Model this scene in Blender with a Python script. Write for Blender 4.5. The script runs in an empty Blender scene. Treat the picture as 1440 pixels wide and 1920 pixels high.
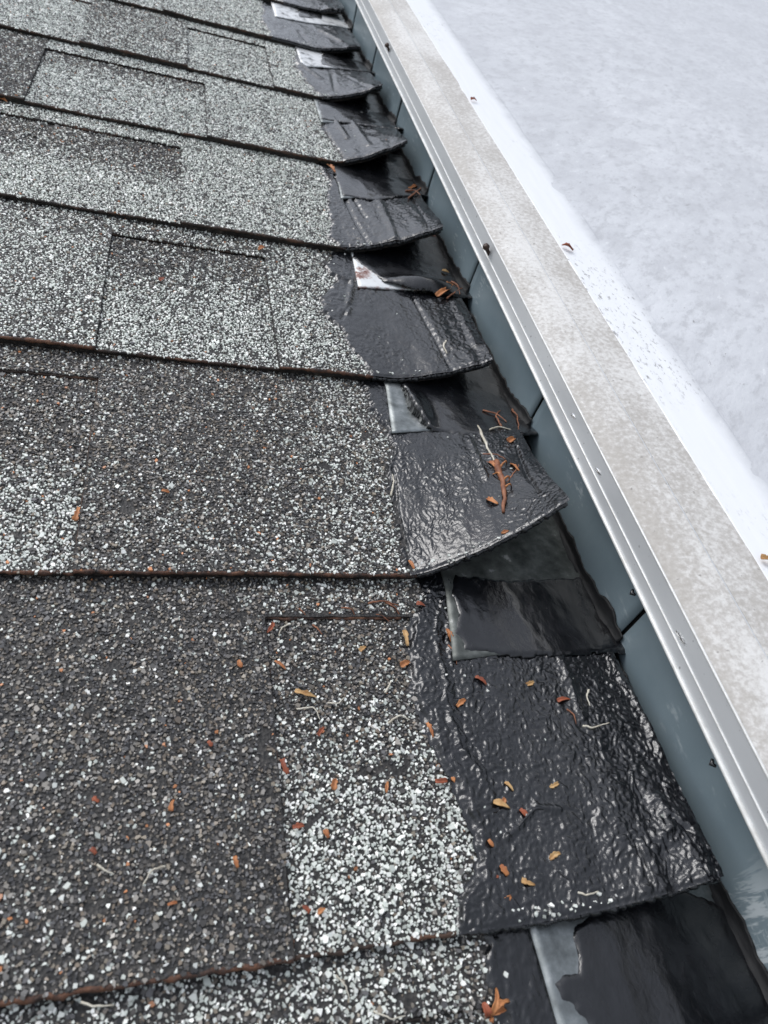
import bpy, math, random
import numpy as np
from mathutils import Matrix, Vector

random.seed(7)
rng = np.random.default_rng(7)
sc = bpy.context.scene
COL = sc.collection

# ------------------------------------------------------------------ camera
# Roof frame: X along the courses towards the curb, Y up the slope, Z off the roof.
PITCH = math.radians(16.0)
T = Matrix.Translation((0, 0, 3.4)) @ Matrix.Rotation(PITCH, 4, 'X')
FPX = 1323.4567
CAM = np.array([-0.2088, -0.1778, 0.2462])
RC = np.array([[0.94917025, -0.17183236, 0.26372235],
               [0.04210363, -0.76100361, -0.64737994],
               [0.31193449, 0.62557745, -0.71508722]])      # rows: image right, down, forward
cam = bpy.data.objects.new('camera', bpy.data.cameras.new('camera'))
COL.objects.link(cam)
m = Matrix.Identity(4)
for r in range(3):
    m[r][0] = RC[0, r]; m[r][1] = -RC[1, r]; m[r][2] = -RC[2, r]; m[r][3] = CAM[r]
cam.matrix_world = T @ m
cam.data.sensor_fit = 'VERTICAL'
cam.data.sensor_height = 34.6
cam.data.sensor_width = 25.95
cam.data.lens = FPX / 1920 * 34.6
cam.data.clip_start = 0.01
cam.data.clip_end = 2000
cam.data.dof.use_dof = True
cam.data.dof.focus_distance = 0.35
cam.data.dof.aperture_fstop = 18.0
sc.camera = cam

# ------------------------------------------------------------------ sky, sun, exposure
w = bpy.data.worlds.new('World'); sc.world = w; w.use_nodes = True
nt = w.node_tree; nt.nodes.clear()
sky = nt.nodes.new('ShaderNodeTexSky'); sky.sky_type = 'NISHITA'; sky.sun_disc = False
SUN_EL, SUN_AZ = math.radians(50), math.radians(-50)
sky.sun_elevation = SUN_EL; sky.sun_rotation = SUN_AZ
sky.air_density = 1.0; sky.dust_density = 1.2; sky.ozone_density = 1.0
hs = nt.nodes.new('ShaderNodeHueSaturation'); hs.inputs['Saturation'].default_value = 0.33
bg = nt.nodes.new('ShaderNodeBackground'); bg.inputs['Strength'].default_value = 0.15
out = nt.nodes.new('ShaderNodeOutputWorld')
nt.links.new(sky.outputs[0], hs.inputs['Color'])
# overcast: cloud luminance rises towards the zenith as (1 + 2 sin elevation) / 3
tc = nt.nodes.new('ShaderNodeTexCoord'); sx = nt.nodes.new('ShaderNodeSeparateXYZ'); nt.links.new(tc.outputs['Generated'], sx.inputs[0])
mx = nt.nodes.new('ShaderNodeMath'); mx.operation = 'MAXIMUM'; nt.links.new(sx.outputs['Z'], mx.inputs[0]); mx.inputs[1].default_value = 0
ma = nt.nodes.new('ShaderNodeMath'); ma.operation = 'MULTIPLY_ADD'; nt.links.new(mx.outputs[0], ma.inputs[0]); ma.inputs[1].default_value = 1.2; ma.inputs[2].default_value = .40
vm = nt.nodes.new('ShaderNodeVectorMath'); vm.operation = 'SCALE'; nt.links.new(hs.outputs[0], vm.inputs[0]); nt.links.new(ma.outputs[0], vm.inputs['Scale'])
nt.links.new(vm.outputs[0], bg.inputs['Color'])
nt.links.new(bg.outputs[0], out.inputs['Surface'])
sun = bpy.data.objects.new('sun', bpy.data.lights.new('sun', 'SUN')); COL.objects.link(sun)
sun.data.energy = 1.0; sun.data.angle = math.radians(30); sun.data.color = (1.0, 0.99, 0.98)
sd = Vector((math.sin(SUN_AZ) * math.cos(SUN_EL), math.cos(SUN_AZ) * math.cos(SUN_EL), math.sin(SUN_EL)))
sun.rotation_euler = sd.to_track_quat('Z', 'Y').to_euler(); sun.location = (0, 0, 8)
sc.view_settings.view_transform = 'Standard'
try: sc.view_settings.look = 'None'
except Exception: pass
sc.view_settings.exposure = 0.43; sc.view_settings.gamma = 1.0
sc.view_settings.use_curve_mapping = False

# ------------------------------------------------------------------ noise
def _h(ix, iy, s):
    n = (ix.astype(np.int64) * 374761393 + iy.astype(np.int64) * 668265263 + s * 1442695041) & 0xffffffff
    n = ((n ^ (n >> 13)) * 1274126177) & 0xffffffff
    n = ((n ^ (n >> 16)) * 2246822519) & 0xffffffff
    return (n ^ (n >> 15)) & 0xffffffff
def pn(x, y, s=0):
    x = np.asarray(x, float); y = np.asarray(y, float)
    x, y = np.broadcast_arrays(x, y)
    ix = np.floor(x); iy = np.floor(y); fx = x - ix; fy = y - iy
    u = fx**3 * (fx * (fx * 6 - 15) + 10); v = fy**3 * (fy * (fy * 6 - 15) + 10)
    def g(a, b):
        t = _h(ix + a, iy + b, s) / 4294967296.0 * 2 * np.pi
        return np.cos(t) * (fx - a) + np.sin(t) * (fy - b)
    return 1.4 * ((g(0, 0) * (1 - u) + g(1, 0) * u) * (1 - v) + (g(0, 1) * (1 - u) + g(1, 1) * u) * v)
def fbm(x, y, s=0, o=3):
    r = 0; a = 1.0; f = 1.0
    for k in range(o):
        r = r + a * pn(np.asarray(x) * f, np.asarray(y) * f, s + 17 * k); a *= .5; f *= 2.03
    return r
def sstep(a, b, x):
    t = np.clip((x - a) / (b - a), 0, 1); return t * t * (3 - 2 * t)

# ------------------------------------------------------------------ materials
def mat(name, color, rough=.5, metal=0, spec=.5):
    M = bpy.data.materials.new(name); M.use_nodes = True
    b = M.node_tree.nodes['Principled BSDF']
    b.inputs['Base Color'].default_value = (*color, 1); b.inputs['Roughness'].default_value = rough
    b.inputs['Metallic'].default_value = metal; b.inputs['Specular IOR Level'].default_value = spec
    return M, M.node_tree, b
def node(t, k, **kw):
    n = t.nodes.new(k)
    for a, v in kw.items():
        if a in n.inputs: n.inputs[a].default_value = v
        else: setattr(n, a, v)
    return n
def coords(t, sc3=(1, 1, 1)):
    g = t.nodes.new('ShaderNodeNewGeometry'); sb = t.nodes.new('ShaderNodeVectorMath'); sb.operation = 'SUBTRACT'
    sb.inputs[1].default_value = (0, 0, 3.4); t.links.new(g.outputs['Position'], sb.inputs[0])
    rt = t.nodes.new('ShaderNodeVectorRotate'); rt.rotation_type = 'X_AXIS'; rt.inputs['Angle'].default_value = -PITCH
    t.links.new(sb.outputs[0], rt.inputs['Vector'])
    mp = t.nodes.new('ShaderNodeMapping'); mp.inputs['Scale'].default_value = sc3
    t.links.new(rt.outputs[0], mp.inputs['Vector']); return mp.outputs[0]
def ramp(t, src, stops):
    r = t.nodes.new('ShaderNodeValToRGB'); e = r.color_ramp.elements
    while len(e) < len(stops): e.new(.5)
    for i, (p, c) in enumerate(stops):
        e[i].position = p; e[i].color = (*c, 1) if len(c) == 3 else c
    t.links.new(src, r.inputs[0]); return r.outputs[0]
def noise(t, vec, scale, detail=3, rough=.55, dist=0):
    n = node(t, 'ShaderNodeTexNoise'); n.inputs['Scale'].default_value = scale; n.inputs['Detail'].default_value = detail
    n.inputs['Roughness'].default_value = rough; n.inputs['Distortion'].default_value = dist
    t.links.new(vec, n.inputs['Vector']); return n.outputs[0]
def bump(t, b, h, strength, dist, prev=None):
    n = t.nodes.new('ShaderNodeBump'); n.inputs['Strength'].default_value = strength; n.inputs['Distance'].default_value = dist
    t.links.new(h, n.inputs['Height'])
    if prev is not None: t.links.new(prev, n.inputs['Normal'])
    t.links.new(n.outputs[0], b.inputs['Normal']); return n.outputs[0]
def mixc(t, fac, a, b):
    n = t.nodes.new('ShaderNodeMix'); n.data_type = 'RGBA'
    for s, v in ((0, fac), (6, a), (7, b)):
        if isinstance(v, (int, float)): n.inputs[s].default_value = v
        elif isinstance(v, tuple): n.inputs[s].default_value = (*v, 1)
        else: t.links.new(v, n.inputs[s])
    return n.outputs[2]
def mapr(t, src, a, b):
    n = t.nodes.new('ShaderNodeMapRange'); n.inputs[1].default_value = a; n.inputs[2].default_value = b; t.links.new(src, n.inputs[0]); return n.outputs[0]
MAT = {}
def build_mats():
    # loose mineral granules: colour per stone
    M, t, b = mat('granule', (.1, .1, .1), .42)
    a = t.nodes.new('ShaderNodeAttribute'); a.attribute_name = 'Col'
    t.links.new(a.outputs['Color'], b.inputs['Base Color']); MAT['granule'] = M
    # shingle surface between and beyond the modelled granules
    M, t, b = mat('asphalt_shingle', (.03, .03, .03), .6)
    v = coords(t)
    vo = t.nodes.new('ShaderNodeTexVoronoi'); vo.inputs['Scale'].default_value = 720; t.links.new(v, vo.inputs['Vector'])
    sep = t.nodes.new('ShaderNodeSeparateColor'); t.links.new(vo.outputs['Color'], sep.inputs[0])
    big = noise(t, v, 9, 2)
    ad = t.nodes.new('ShaderNodeMath'); ad.operation = 'MULTIPLY_ADD'; t.links.new(big, ad.inputs[0]); ad.inputs[1].default_value = .5
    t.links.new(sep.outputs[0], ad.inputs[2])
    c = ramp(t, ad.outputs[0], [(0, (.018, .018, .018)), (.50, (.045, .042, .039)), (.70, (.10, .09, .08)), (.90, (.19, .175, .16)), (.955, (.5, .54, .51)), (1, (.72, .76, .73))])
    dm = ramp(t, vo.outputs['Distance'], [(.46, (0, 0, 0)), (.60, (1, 1, 1))]); c = mixc(t, dm, c, (.022, .021, .02))
    # where stones are modelled one by one the sheet beneath them is bare dark bitumen
    sx = t.nodes.new('ShaderNodeSeparateXYZ'); t.links.new(v, sx.inputs[0])
    l1 = t.nodes.new('ShaderNodeMath'); l1.operation = 'MULTIPLY_ADD'; t.links.new(sx.outputs['Y'], l1.inputs[0]); l1.inputs[1].default_value = .30; t.links.new(sx.outputs['X'], l1.inputs[2])
    far = t.nodes.new('ShaderNodeMapRange'); far.inputs[1].default_value = -.322; far.inputs[2].default_value = -.336; t.links.new(l1.outputs[0], far.inputs[0])
    lo = mapr(t, sx.outputs['Y'], -.200, -.212); hi = mapr(t, sx.outputs['Y'], 1.10, 1.14)
    fm = t.nodes.new('ShaderNodeMath'); fm.operation = 'MAXIMUM'; t.links.new(far.outputs[0], fm.inputs[0]); t.links.new(lo, fm.inputs[1])
    far = t.nodes.new('ShaderNodeMath'); far.operation = 'MAXIMUM'; t.links.new(fm.outputs[0], far.inputs[0]); t.links.new(hi, far.inputs[1])
    dk = ramp(t, sep.outputs[0], [(0, (.014, .0135, .013)), (.7, (.03, .028, .026)), (1, (.055, .05, .045))])
    t.links.new(mixc(t, far.outputs[0], dk, c), b.inputs['Base Color'])
    bump(t, b, vo.outputs['Distance'], .6, .0006); MAT['shingle'] = M
    # bitumen seen in cut edges and joints
    M, t, b = mat('bitumen_edge', (.016, .015, .015), .6)
    v = coords(t); t.links.new(ramp(t, noise(t, v, 240, 4, .7), [(.35, (.010, .0095, .0095)), (.55, (.024, .020, .018)), (.68, (.07, .055, .045)), (.78, (.16, .14, .12))]), b.inputs['Base Color']); bump(t, b, noise(t, v, 500, 3), .8, .0006); MAT['bitumen'] = M
    # rusty brown rotted edge
    M, t, b = mat('brown_rim', (.1, .04, .02), .75)
    v = coords(t)
    c = ramp(t, noise(t, v, 130, 5, .7), [(.36, (.02, .016, .014)), (.46, (.06, .030, .020)), (.58, (.125, .055, .030)), (.75, (.22, .115, .065))])
    t.links.new(c, b.inputs['Base Color']); bump(t, b, noise(t, v, 700, 3), .9, .0008); MAT['rim'] = M
    M, t, b = mat('dark_rim', (.03, .018, .014), .75)
    v = coords(t)
    c = ramp(t, noise(t, v, 45, 4, .65), [(.35, (.014, .012, .011)), (.52, (.04, .024, .017)), (.7, (.13, .062, .036))])
    t.links.new(c, b.inputs['Base Color']); bump(t, b, noise(t, v, 700, 3), .9, .0008); MAT['rim_dark'] = M
    # roofing tar, wet
    for key, rr, scale, st, stretch in (('tar', (.04, .16), 420, .32, (1, .8, 1)), ('tar_smooth', (.12, .36), 260, .25, (1, .7, 1))):
        M, t, b = mat(key, (.0105, .0108, .0118), .3, 0, .6)
        b.inputs['Coat Weight'].default_value = .6; b.inputs['Coat Roughness'].default_value = .03; b.inputs['Coat IOR'].default_value = 1.33     # film of rain water
        v = coords(t, stretch)
        n1 = noise(t, v, scale, 4, .6, .4); n2 = noise(t, v, 60, 3, .6)
        mr = t.nodes.new('ShaderNodeMapRange'); mr.inputs[1].default_value = .3; mr.inputs[2].default_value = .7
        mr.inputs[3].default_value = rr[0]; mr.inputs[4].default_value = rr[1]; t.links.new(n2, mr.inputs[0])
        t.links.new(mr.outputs[0], b.inputs['Roughness'])
        c = ramp(t, noise(t, v, 120, 4, .7), [(.35, (.005, .0054, .0065)), (.7, (.010, .0107, .013)), (.82, (.026, .026, .028))])
        t.links.new(c, b.inputs['Base Color'])
        p = bump(t, b, n1, st, .0014); bump(t, b, noise(t, v, 1300, 2), .08 if key == 'tar' else .08, .0004, p)
        MAT[key] = M
    M, t, b = mat('tar_matte', (.010, .0102, .011), .55, 0, .3)
    v = coords(t, (1, .3, 1)); bump(t, b, noise(t, v, 350, 4), .5, .0008); MAT['tar_matte'] = M
    # galvanised sheet
    M, t, b = mat('galvanised', (.42, .44, .44), .42, .85)
    v = coords(t)
    c = ramp(t, noise(t, v, 90, 5, .65), [(.3, (.12, .13, .13)), (.5, (.24, .26, .26)), (.68, (.42, .44, .44))])
    t.links.new(c, b.inputs['Base Color']); bump(t, b, noise(t, v, 250, 3), .2, .0004); MAT['galv'] = M
    M, t, b = mat('dull_shaded_galvanised', (.2, .21, .2), .5, .5)  # dull metal; shade under the lifted shingle is put into its colour
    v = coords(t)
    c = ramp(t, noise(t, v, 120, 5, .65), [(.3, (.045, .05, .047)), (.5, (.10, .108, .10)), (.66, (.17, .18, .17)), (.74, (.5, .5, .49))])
    t.links.new(c, b.inputs['Base Color']); bump(t, b, noise(t, v, 250, 3), .2, .0004); MAT['galv_dull_shaded'] = M
    M, t, b = mat('oxidised_galvanised', (.7, .72, .72), .6, .2)
    v = coords(t)
    c = ramp(t, noise(t, v, 70, 4, .7), [(.36, (.16, .06, .04)), (.43, (.4, .3, .28)), (.5, (.72, .74, .74)), (.75, (.82, .84, .84))])
    t.links.new(c, b.inputs['Base Color']); MAT['galv_white'] = M
    M, t, b = mat('bright_galvanised', (.6, .61, .61), .4, .5)
    v = coords(t)
    c = ramp(t, noise(t, v, 110, 5, .7), [(.36, (.05, .05, .05)), (.42, (.5, .51, .51)), (.55, (.80, .81, .81))])
    t.links.new(c, b.inputs['Base Color']); MAT['galv_bright'] = M
    # blue grey painted flashing with chalky scuffs
    M, t, b = mat('blue_grey_paint', (.115, .15, .17), .38)
    v = coords(t)
    base = ramp(t, noise(t, v, 22, 4, .6), [(.3, (.155, .205, .232)), (.7, (.205, .26, .288))])
    v2 = coords(t, (1, .28, 1.0)); sc1 = noise(t, v2, 300, 5, .72)
    patch = ramp(t, noise(t, v, 21, 2), [(.54, (0, 0, 0)), (.66, (1, 1, 1))])
    scr = ramp(t, sc1, [(.55, (0, 0, 0)), (.66, (.75, .75, .75))])
    mu = t.nodes.new('ShaderNodeMath'); mu.operation = 'MULTIPLY'; t.links.new(patch, mu.inputs[0]); t.links.new(scr, mu.inputs[1])
    sy = t.nodes.new('ShaderNodeSeparateXYZ'); t.links.new(v, sy.inputs[0])
    near = t.nodes.new('ShaderNodeMapRange'); near.inputs[1].default_value = -.135; near.inputs[2].default_value = -.150; near.inputs[3].default_value = 0; near.inputs[4].default_value = 1
    t.links.new(sy.outputs['Y'], near.inputs[0])
    rub = ramp(t, noise(t, coords(t, (1, 1.0, .16)), 170, 4, .75, .6), [(.49, (0, 0, 0)), (.56, (.9, .9, .9))])
    m2 = t.nodes.new('ShaderNodeMath'); m2.operation = 'MULTIPLY'; t.links.new(near.outputs[0], m2.inputs[0]); t.links.new(rub, m2.inputs[1])
    m3 = t.nodes.new('ShaderNodeMath'); m3.operation = 'MAXIMUM'; t.links.new(m2.outputs[0], m3.inputs[0]); t.links.new(mu.outputs[0], m3.inputs[1])
    t.links.new(mixc(t, m3.outputs[0], base, (.50, .55, .57)), b.inputs['Base Color'])
    bump(t, b, noise(t, v, 900, 2), .12, .0003); MAT['bluegrey'] = M
    # aluminium edge metal
    M, t, b = mat('painted_aluminium', (.40, .42, .435), .34, .25)
    v = coords(t, (1, .15, 1))
    c = ramp(t, noise(t, v, 70, 4), [(.3, (.56, .575, .59)), (.7, (.64, .655, .665))])
    spk = ramp(t, noise(t, coords(t), 420, 2, .4), [(.72, (0, 0, 0)), (.76, (.7, .7, .7))])
    t.links.new(mixc(t, spk, c, (.12, .12, .13)), b.inputs['Base Color']); MAT['fascia'] = M
    M, t, b = mat('bright_metal_edge', (.80, .80, .78), .35, .1)
    v = coords(t); c = ramp(t, noise(t, v, 160, 4), [(.3, (.62, .61, .58)), (.6, (.82, .82, .80))])
    t.links.new(c, b.inputs['Base Color']); MAT['edge'] = M
    M, t, b = mat('mottled_galvanised', (.6, .6, .58), .5, .15)
    v = coords(t); v3 = coords(t, (1, .6, 1))
    big = noise(t, v3, 26, 3, .55); fine = noise(t, v, 420, 4, .65)
    ad = t.nodes.new('ShaderNodeMath'); ad.operation = 'MULTIPLY_ADD'; t.links.new(big, ad.inputs[0]); ad.inputs[1].default_value = .75; t.links.new(fine, ad.inputs[2])
    sx = t.nodes.new('ShaderNodeSeparateXYZ'); t.links.new(v, sx.inputs[0])
    # white oxide bloom is thickest along the fold, sparse by the corner
    bl = ramp(t, mapr(t, sx.outputs['X'], -.0115, .031), [(0, (0, 0, 0)), (.22, (.10, .10, .10)), (.46, (.2, .2, .2)), (.52, (.12, .12, .12)), (1, (.10, .10, .10))])
    a2 = t.nodes.new('ShaderNodeMath'); a2.operation = 'ADD'; t.links.new(ad.outputs[0], a2.inputs[0]); t.links.new(bl, a2.inputs[1])
    c = ramp(t, mapr(t, a2.outputs[0], .55, 1.35), [(.10, (.43, .40, .36)), (.36, (.495, .468, .428)), (.50, (.565, .54, .505)), (.62, (.66, .64, .605)), (.82, (.76, .745, .715))])
    spk = ramp(t, noise(t, coords(t), 330, 2, .5), [(.70, (0, 0, 0)), (.75, (.6, .6, .6))]); c = mixc(t, spk, c, (.2, .18, .16))
    t.links.new(c, b.inputs['Base Color']); MAT['flange'] = M
    M, t, b = mat('rust_line', (.3, .2, .13), .8)
    v = coords(t, (1, .3, 1)); c = ramp(t, noise(t, v, 120, 4), [(.3, (.16, .11, .08)), (.6, (.4, .3, .22)), (.75, (.5, .46, .4))])
    t.links.new(c, b.inputs['Base Color']); MAT['rustline'] = M
    # white roof coating
    def field(t):
        rt = t.nodes.new('ShaderNodeVectorRotate'); rt.rotation_type = 'Z_AXIS'; rt.inputs['Angle'].default_value = -.75
        t.links.new(coords(t), rt.inputs['Vector']); mp = t.nodes.new('ShaderNodeMapping'); mp.inputs['Scale'].default_value = (.45, 1, 1)
        t.links.new(rt.outputs[0], mp.inputs['Vector']); v = mp.outputs[0]
        fine = noise(t, v, 150, 5, .72); mid = noise(t, v, 45, 4, .65); big = noise(t, coords(t), 5.5, 4, .6)
        c = ramp(t, big, [(.3, (.585, .595, .615)), (.7, (.70, .71, .73))])
        c = mixc(t, ramp(t, mid, [(.34, (.75, .75, .75)), (.55, (0, 0, 0))]), c, (.54, .545, .565))
        c = mixc(t, ramp(t, fine, [(.36, (.8, .8, .8)), (.5, (0, 0, 0))]), c, (.50, .505, .52))
        c = mixc(t, ramp(t, fine, [(.60, (0, 0, 0)), (.72, (.8, .8, .8))]), c, (.80, .81, .82))
        spk = ramp(t, noise(t, v, 95, 5, .8), [(.645, (0, 0, 0)), (.70, (.85, .85, .85))])
        return mixc(t, spk, c, (.24, .23, .225)), fine, mid
    M, t, b = mat('white_membrane', (.7, .71, .74), .5)
    c3, fine, mid = field(t)
    t.links.new(c3, b.inputs['Base Color'])
    p = bump(t, b, mid, .3, .0025); bump(t, b, fine, .4, .0010, p); MAT['membrane'] = M
    M, t, b = mat('white_coating_strip', (.87, .88, .89), .4)
    c3, fine, mid = field(t); v = coords(t, (1, .5, 1))
    grime = ramp(t, noise(t, v, 300, 5, .75), [(.56, (0, 0, 0)), (.64, (.8, .8, .8))])
    patch = ramp(t, noise(t, coords(t), 7.5, 3), [(.50, (0, 0, 0)), (.64, (1, 1, 1))])
    mu = t.nodes.new('ShaderNodeMath'); mu.operation = 'MULTIPLY'; t.links.new(grime, mu.inputs[0]); t.links.new(patch, mu.inputs[1])
    clean = mixc(t, mu.outputs[0], (.87, .88, .89), (.22, .21, .2))
    clean = mixc(t, ramp(t, noise(t, v, 130, 4, .7), [(.70, (0, 0, 0)), (.75, (.7, .7, .7))]), clean, (.35, .34, .33))
    # the coating feathers out over the field
    sx = t.nodes.new('ShaderNodeSeparateXYZ'); t.links.new(coords(t), sx.inputs[0])
    ma = t.nodes.new('ShaderNodeMath'); ma.operation = 'MULTIPLY_ADD'; t.links.new(noise(t, coords(t), 40, 4), ma.inputs[0]); ma.inputs[1].default_value = .010; t.links.new(sx.outputs['X'], ma.inputs[2])
    fe = t.nodes.new('ShaderNodeMapRange'); fe.interpolation_type = 'SMOOTHSTEP'; fe.inputs[1].default_value = .060; fe.inputs[2].default_value = .076; t.links.new(ma.outputs[0], fe.inputs[0])
    t.links.new(mixc(t, fe.outputs[0], clean, c3), b.inputs['Base Color'])
    bump(t, b, noise(t, v, 60, 3), .25, .001); MAT['strip'] = M
    # debris
    def organic(name, stops, rough=.6):
        M, t, b = mat(name, stops[0][1], rough)
        t.links.new(ramp(t, noise(t, coords(t), 260, 3), stops), b.inputs['Base Color']); MAT[name] = M
    organic('orange_leaf', [(.3, (.30, .10, .035)), (.7, (.55, .24, .09))])
    organic('tan_leaf', [(.3, (.34, .17, .06)), (.55, (.5, .31, .13)), (.75, (.66, .48, .26))])
    organic('red_leaf', [(.3, (.16, .04, .02)), (.7, (.36, .10, .045))])
    organic('brown_twig', [(.3, (.14, .05, .025)), (.7, (.34, .14, .07))])
    organic('pale_root', [(.3, (.42, .38, .30)), (.7, (.70, .66, .56))])
    organic('rusty_screw', [(.3, (.025, .016, .012)), (.7, (.09, .05, .035))])
    M, t, b = mat('water', (1, 1, 1), .02); b.inputs['Transmission Weight'].default_value = 1; b.inputs['IOR'].default_value = 1.33; MAT['water'] = M
    M, t, b = mat('deck_wood', (.2, .14, .09), .8); t.links.new(ramp(t, noise(t, coords(t, (1, 8, 1)), 9), [(.3, (.14, .1, .06)), (.7, (.26, .18, .11))]), b.inputs['Base Color']); MAT['deck'] = M
    M, t, b = mat('ground_grass', (.05, .07, .03), .9); t.links.new(ramp(t, noise(t, coords(t), 1.5, 6), [(.3, (.03, .045, .02)), (.7, (.07, .09, .04))]), b.inputs['Base Color']); MAT['ground'] = M
build_mats()

# ------------------------------------------------------------------ object helpers
ORG = {}
def place(o, parent, org):
    COL.objects.link(o)
    if parent is not None: o.parent = parent
    else: o.matrix_world = T @ Matrix.Translation(org)
    ORG[o] = np.array(org, float)
def meta(o, label=None, cat=None, group=None, kind=None):
    for k, v in (('label', label), ('category', cat), ('group', group), ('kind', kind)):
        if v: o[k] = v
    return o
def thing(name, org, label, cat, group=None):
    o = bpy.data.objects.new(name, None); o.empty_display_size = .01
    place(o, None, org); return meta(o, label, cat, group)
def mesh(name, V, F, material, parent=None, org=None, smooth=True, colors=None):
    """V in roof coordinates; F an (n,k) array or a list of faces."""
    o0 = ORG[parent] if parent is not None else np.array(org if org is not None else (0, 0, 0), float)
    V = np.asarray(V, float) - o0
    me = bpy.data.meshes.new(name)
    if isinstance(F, np.ndarray):
        n, k = F.shape
        me.vertices.add(len(V)); me.vertices.foreach_set('co', V.astype(np.float32).ravel())
        me.loops.add(n * k); me.loops.foreach_set('vertex_index', F.astype(np.int32).ravel())
        me.polygons.add(n)
        me.polygons.foreach_set('loop_start', np.arange(0, n * k, k, dtype=np.int32))
        me.polygons.foreach_set('loop_total', np.full(n, k, dtype=np.int32))
        me.update(calc_edges=True)
    else:
        me.from_pydata([tuple(v) for v in V], [], F); me.update()
    me.materials.append(MAT[material])
    if smooth: me.polygons.foreach_set('use_smooth', np.ones(len(me.polygons), bool))
    else: me.polygons.foreach_set('use_smooth', np.zeros(len(me.polygons), bool))
    if colors is not None:
        a = me.color_attributes.new('Col', 'FLOAT_COLOR', 'POINT')
        c = np.ones((len(V), 4), np.float32); c[:, :3] = colors; a.data.foreach_set('color', c.ravel())
    o = bpy.data.objects.new(name, me); place(o, parent, tuple(o0)); return o
def grid_faces(nx, ny, off=0):
    i, j = np.meshgrid(np.arange(nx - 1), np.arange(ny - 1), indexing='ij')
    a = (i * ny + j).ravel() + off
    return np.stack([a, a + ny, a + ny + 1, a + 1], 1)
def slab(P0, P1):
    """closed solid between two equal grids (nx,ny,3): top P0, bottom P1"""
    nx, ny = P0.shape[:2]; N = nx * ny
    V = np.concatenate([P0.reshape(-1, 3), P1.reshape(-1, 3)])
    F = [grid_faces(nx, ny), grid_faces(nx, ny, N)[:, ::-1]]
    idx = np.arange(N).reshape(nx, ny)
    for e, fl in ((idx[:, 0], 0), (idx[:, -1], 1), (idx[0, :], 1), (idx[-1, :], 0)):
        q = np.stack([e[:-1], e[:-1] + N, e[1:] + N, e[1:]], 1)
        F.append(q[:, ::-1] if fl else q)
    return V, np.concatenate(F)
def tube(pts, rad, sides=6, closed_ends=True):
    pts = np.asarray(pts, float); n = len(pts); rad = np.broadcast_to(rad, (n,))
    d = np.gradient(pts, axis=0); d /= np.linalg.norm(d, axis=1)[:, None] + 1e-12
    up = np.array([.13, .21, .97]); a = np.cross(d, up); a /= np.linalg.norm(a, axis=1)[:, None] + 1e-12; b = np.cross(d, a)
    th = np.arange(sides) / sides * 2 * np.pi
    V = (pts[:, None] + rad[:, None, None] * (np.cos(th)[None, :, None] * a[:, None] + np.sin(th)[None, :, None] * b[:, None])).reshape(-1, 3)
    F = []
    for i in range(n - 1):
        for k in range(sides):
            F.append((i * sides + k, i * sides + (k + 1) % sides, (i + 1) * sides + (k + 1) % sides, (i + 1) * sides + k))
    F.append(tuple(range(sides))[::-1]); F.append(tuple(range((n - 1) * sides, n * sides)))
    return V, F

# ------------------------------------------------------------------ roof surfaces
E_ = 0.143                    # exposure of a course
XR = -0.004                   # flat right end of the shingles at the curb
LAYER = 0.0019
SLOPE = 0.0052
#      n : (lift starts at x, tip x, tip dy, lift, power along x, power up the slope)
LIFT = {-2: (-.100, -.012, .004, .014, 1.5, 1.3),
        -1: (-.085, -.014, .003, .0170, 1.25, 1.3), 0: (-.094, -.0300, .012, .0420, 1.15, 1.35),
        1: (-.080, -.0180, .005, .0175, 1.5, 1.2), 2: (-.086, -.0165, .008, .0235, 1.22, 1.1),
        3: (-.074, -.0155, .008, .0250, 1.2, 1.1), 4: (-.070, -.0105, .008, .0185, 1.3, 1.1),
        5: (-.060, -.0075, .006, .0105, 1.3, 1.1), 6: (-.060, -.0065, .005, .0080, 1.5, 1.3)}
def lift_of(n): return LIFT.get(n, (-.06, -.008, .006, .009, 1.5, 1.3))
def surf(n):
    X0, tx, dy, lf, q, p = lift_of(n)
    def f(x, y, dz=0.0):
        x = np.asarray(x, float); y = np.asarray(y, float)
        v = (y - n * E_) / E_
        s = np.clip((x - X0) / (XR - X0), 0, 1.1); wv = np.clip(1 - v, 0, 1.02)
        wav = .0006 * pn(x * 22 + 3.1 * n, v * 1.3 + n, 5) * wv + s * wv * (.0022 * pn(x * 55 + 7.3 * n, v * 2.5, 25) + .0010 * pn(x * 130 + 2.3 * n, v * 6, 26))
        z = -SLOPE * v + lf * s**q * wv**p + wav + dz
        sl = 0.0016 * pn(x * 7, n * 3.7 + 0 * x, 9) * wv
        return np.stack(np.broadcast_arrays(x + (tx - XR) * s * wv, y + dy * s * s * wv + sl, z), -1)
    return f
def fsurf(n):                  # top of the roof leg of the flashing under course n
    g = surf(n - 1)
    def f(x, y, dz=0.0):
        x = np.asarray(x, float); y = np.asarray(y, float)
        z = g(np.minimum(x, XR), y)[..., 2] + .0022 + dz
        return np.stack(np.broadcast_arrays(x, y, z), -1)
    return f
def project(P):
    q = (np.asarray(P) - CAM) @ RC.T
    return np.stack([720 + FPX * q[..., 0] / q[..., 2], 960 + FPX * q[..., 1] / q[..., 2]], -1)
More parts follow.
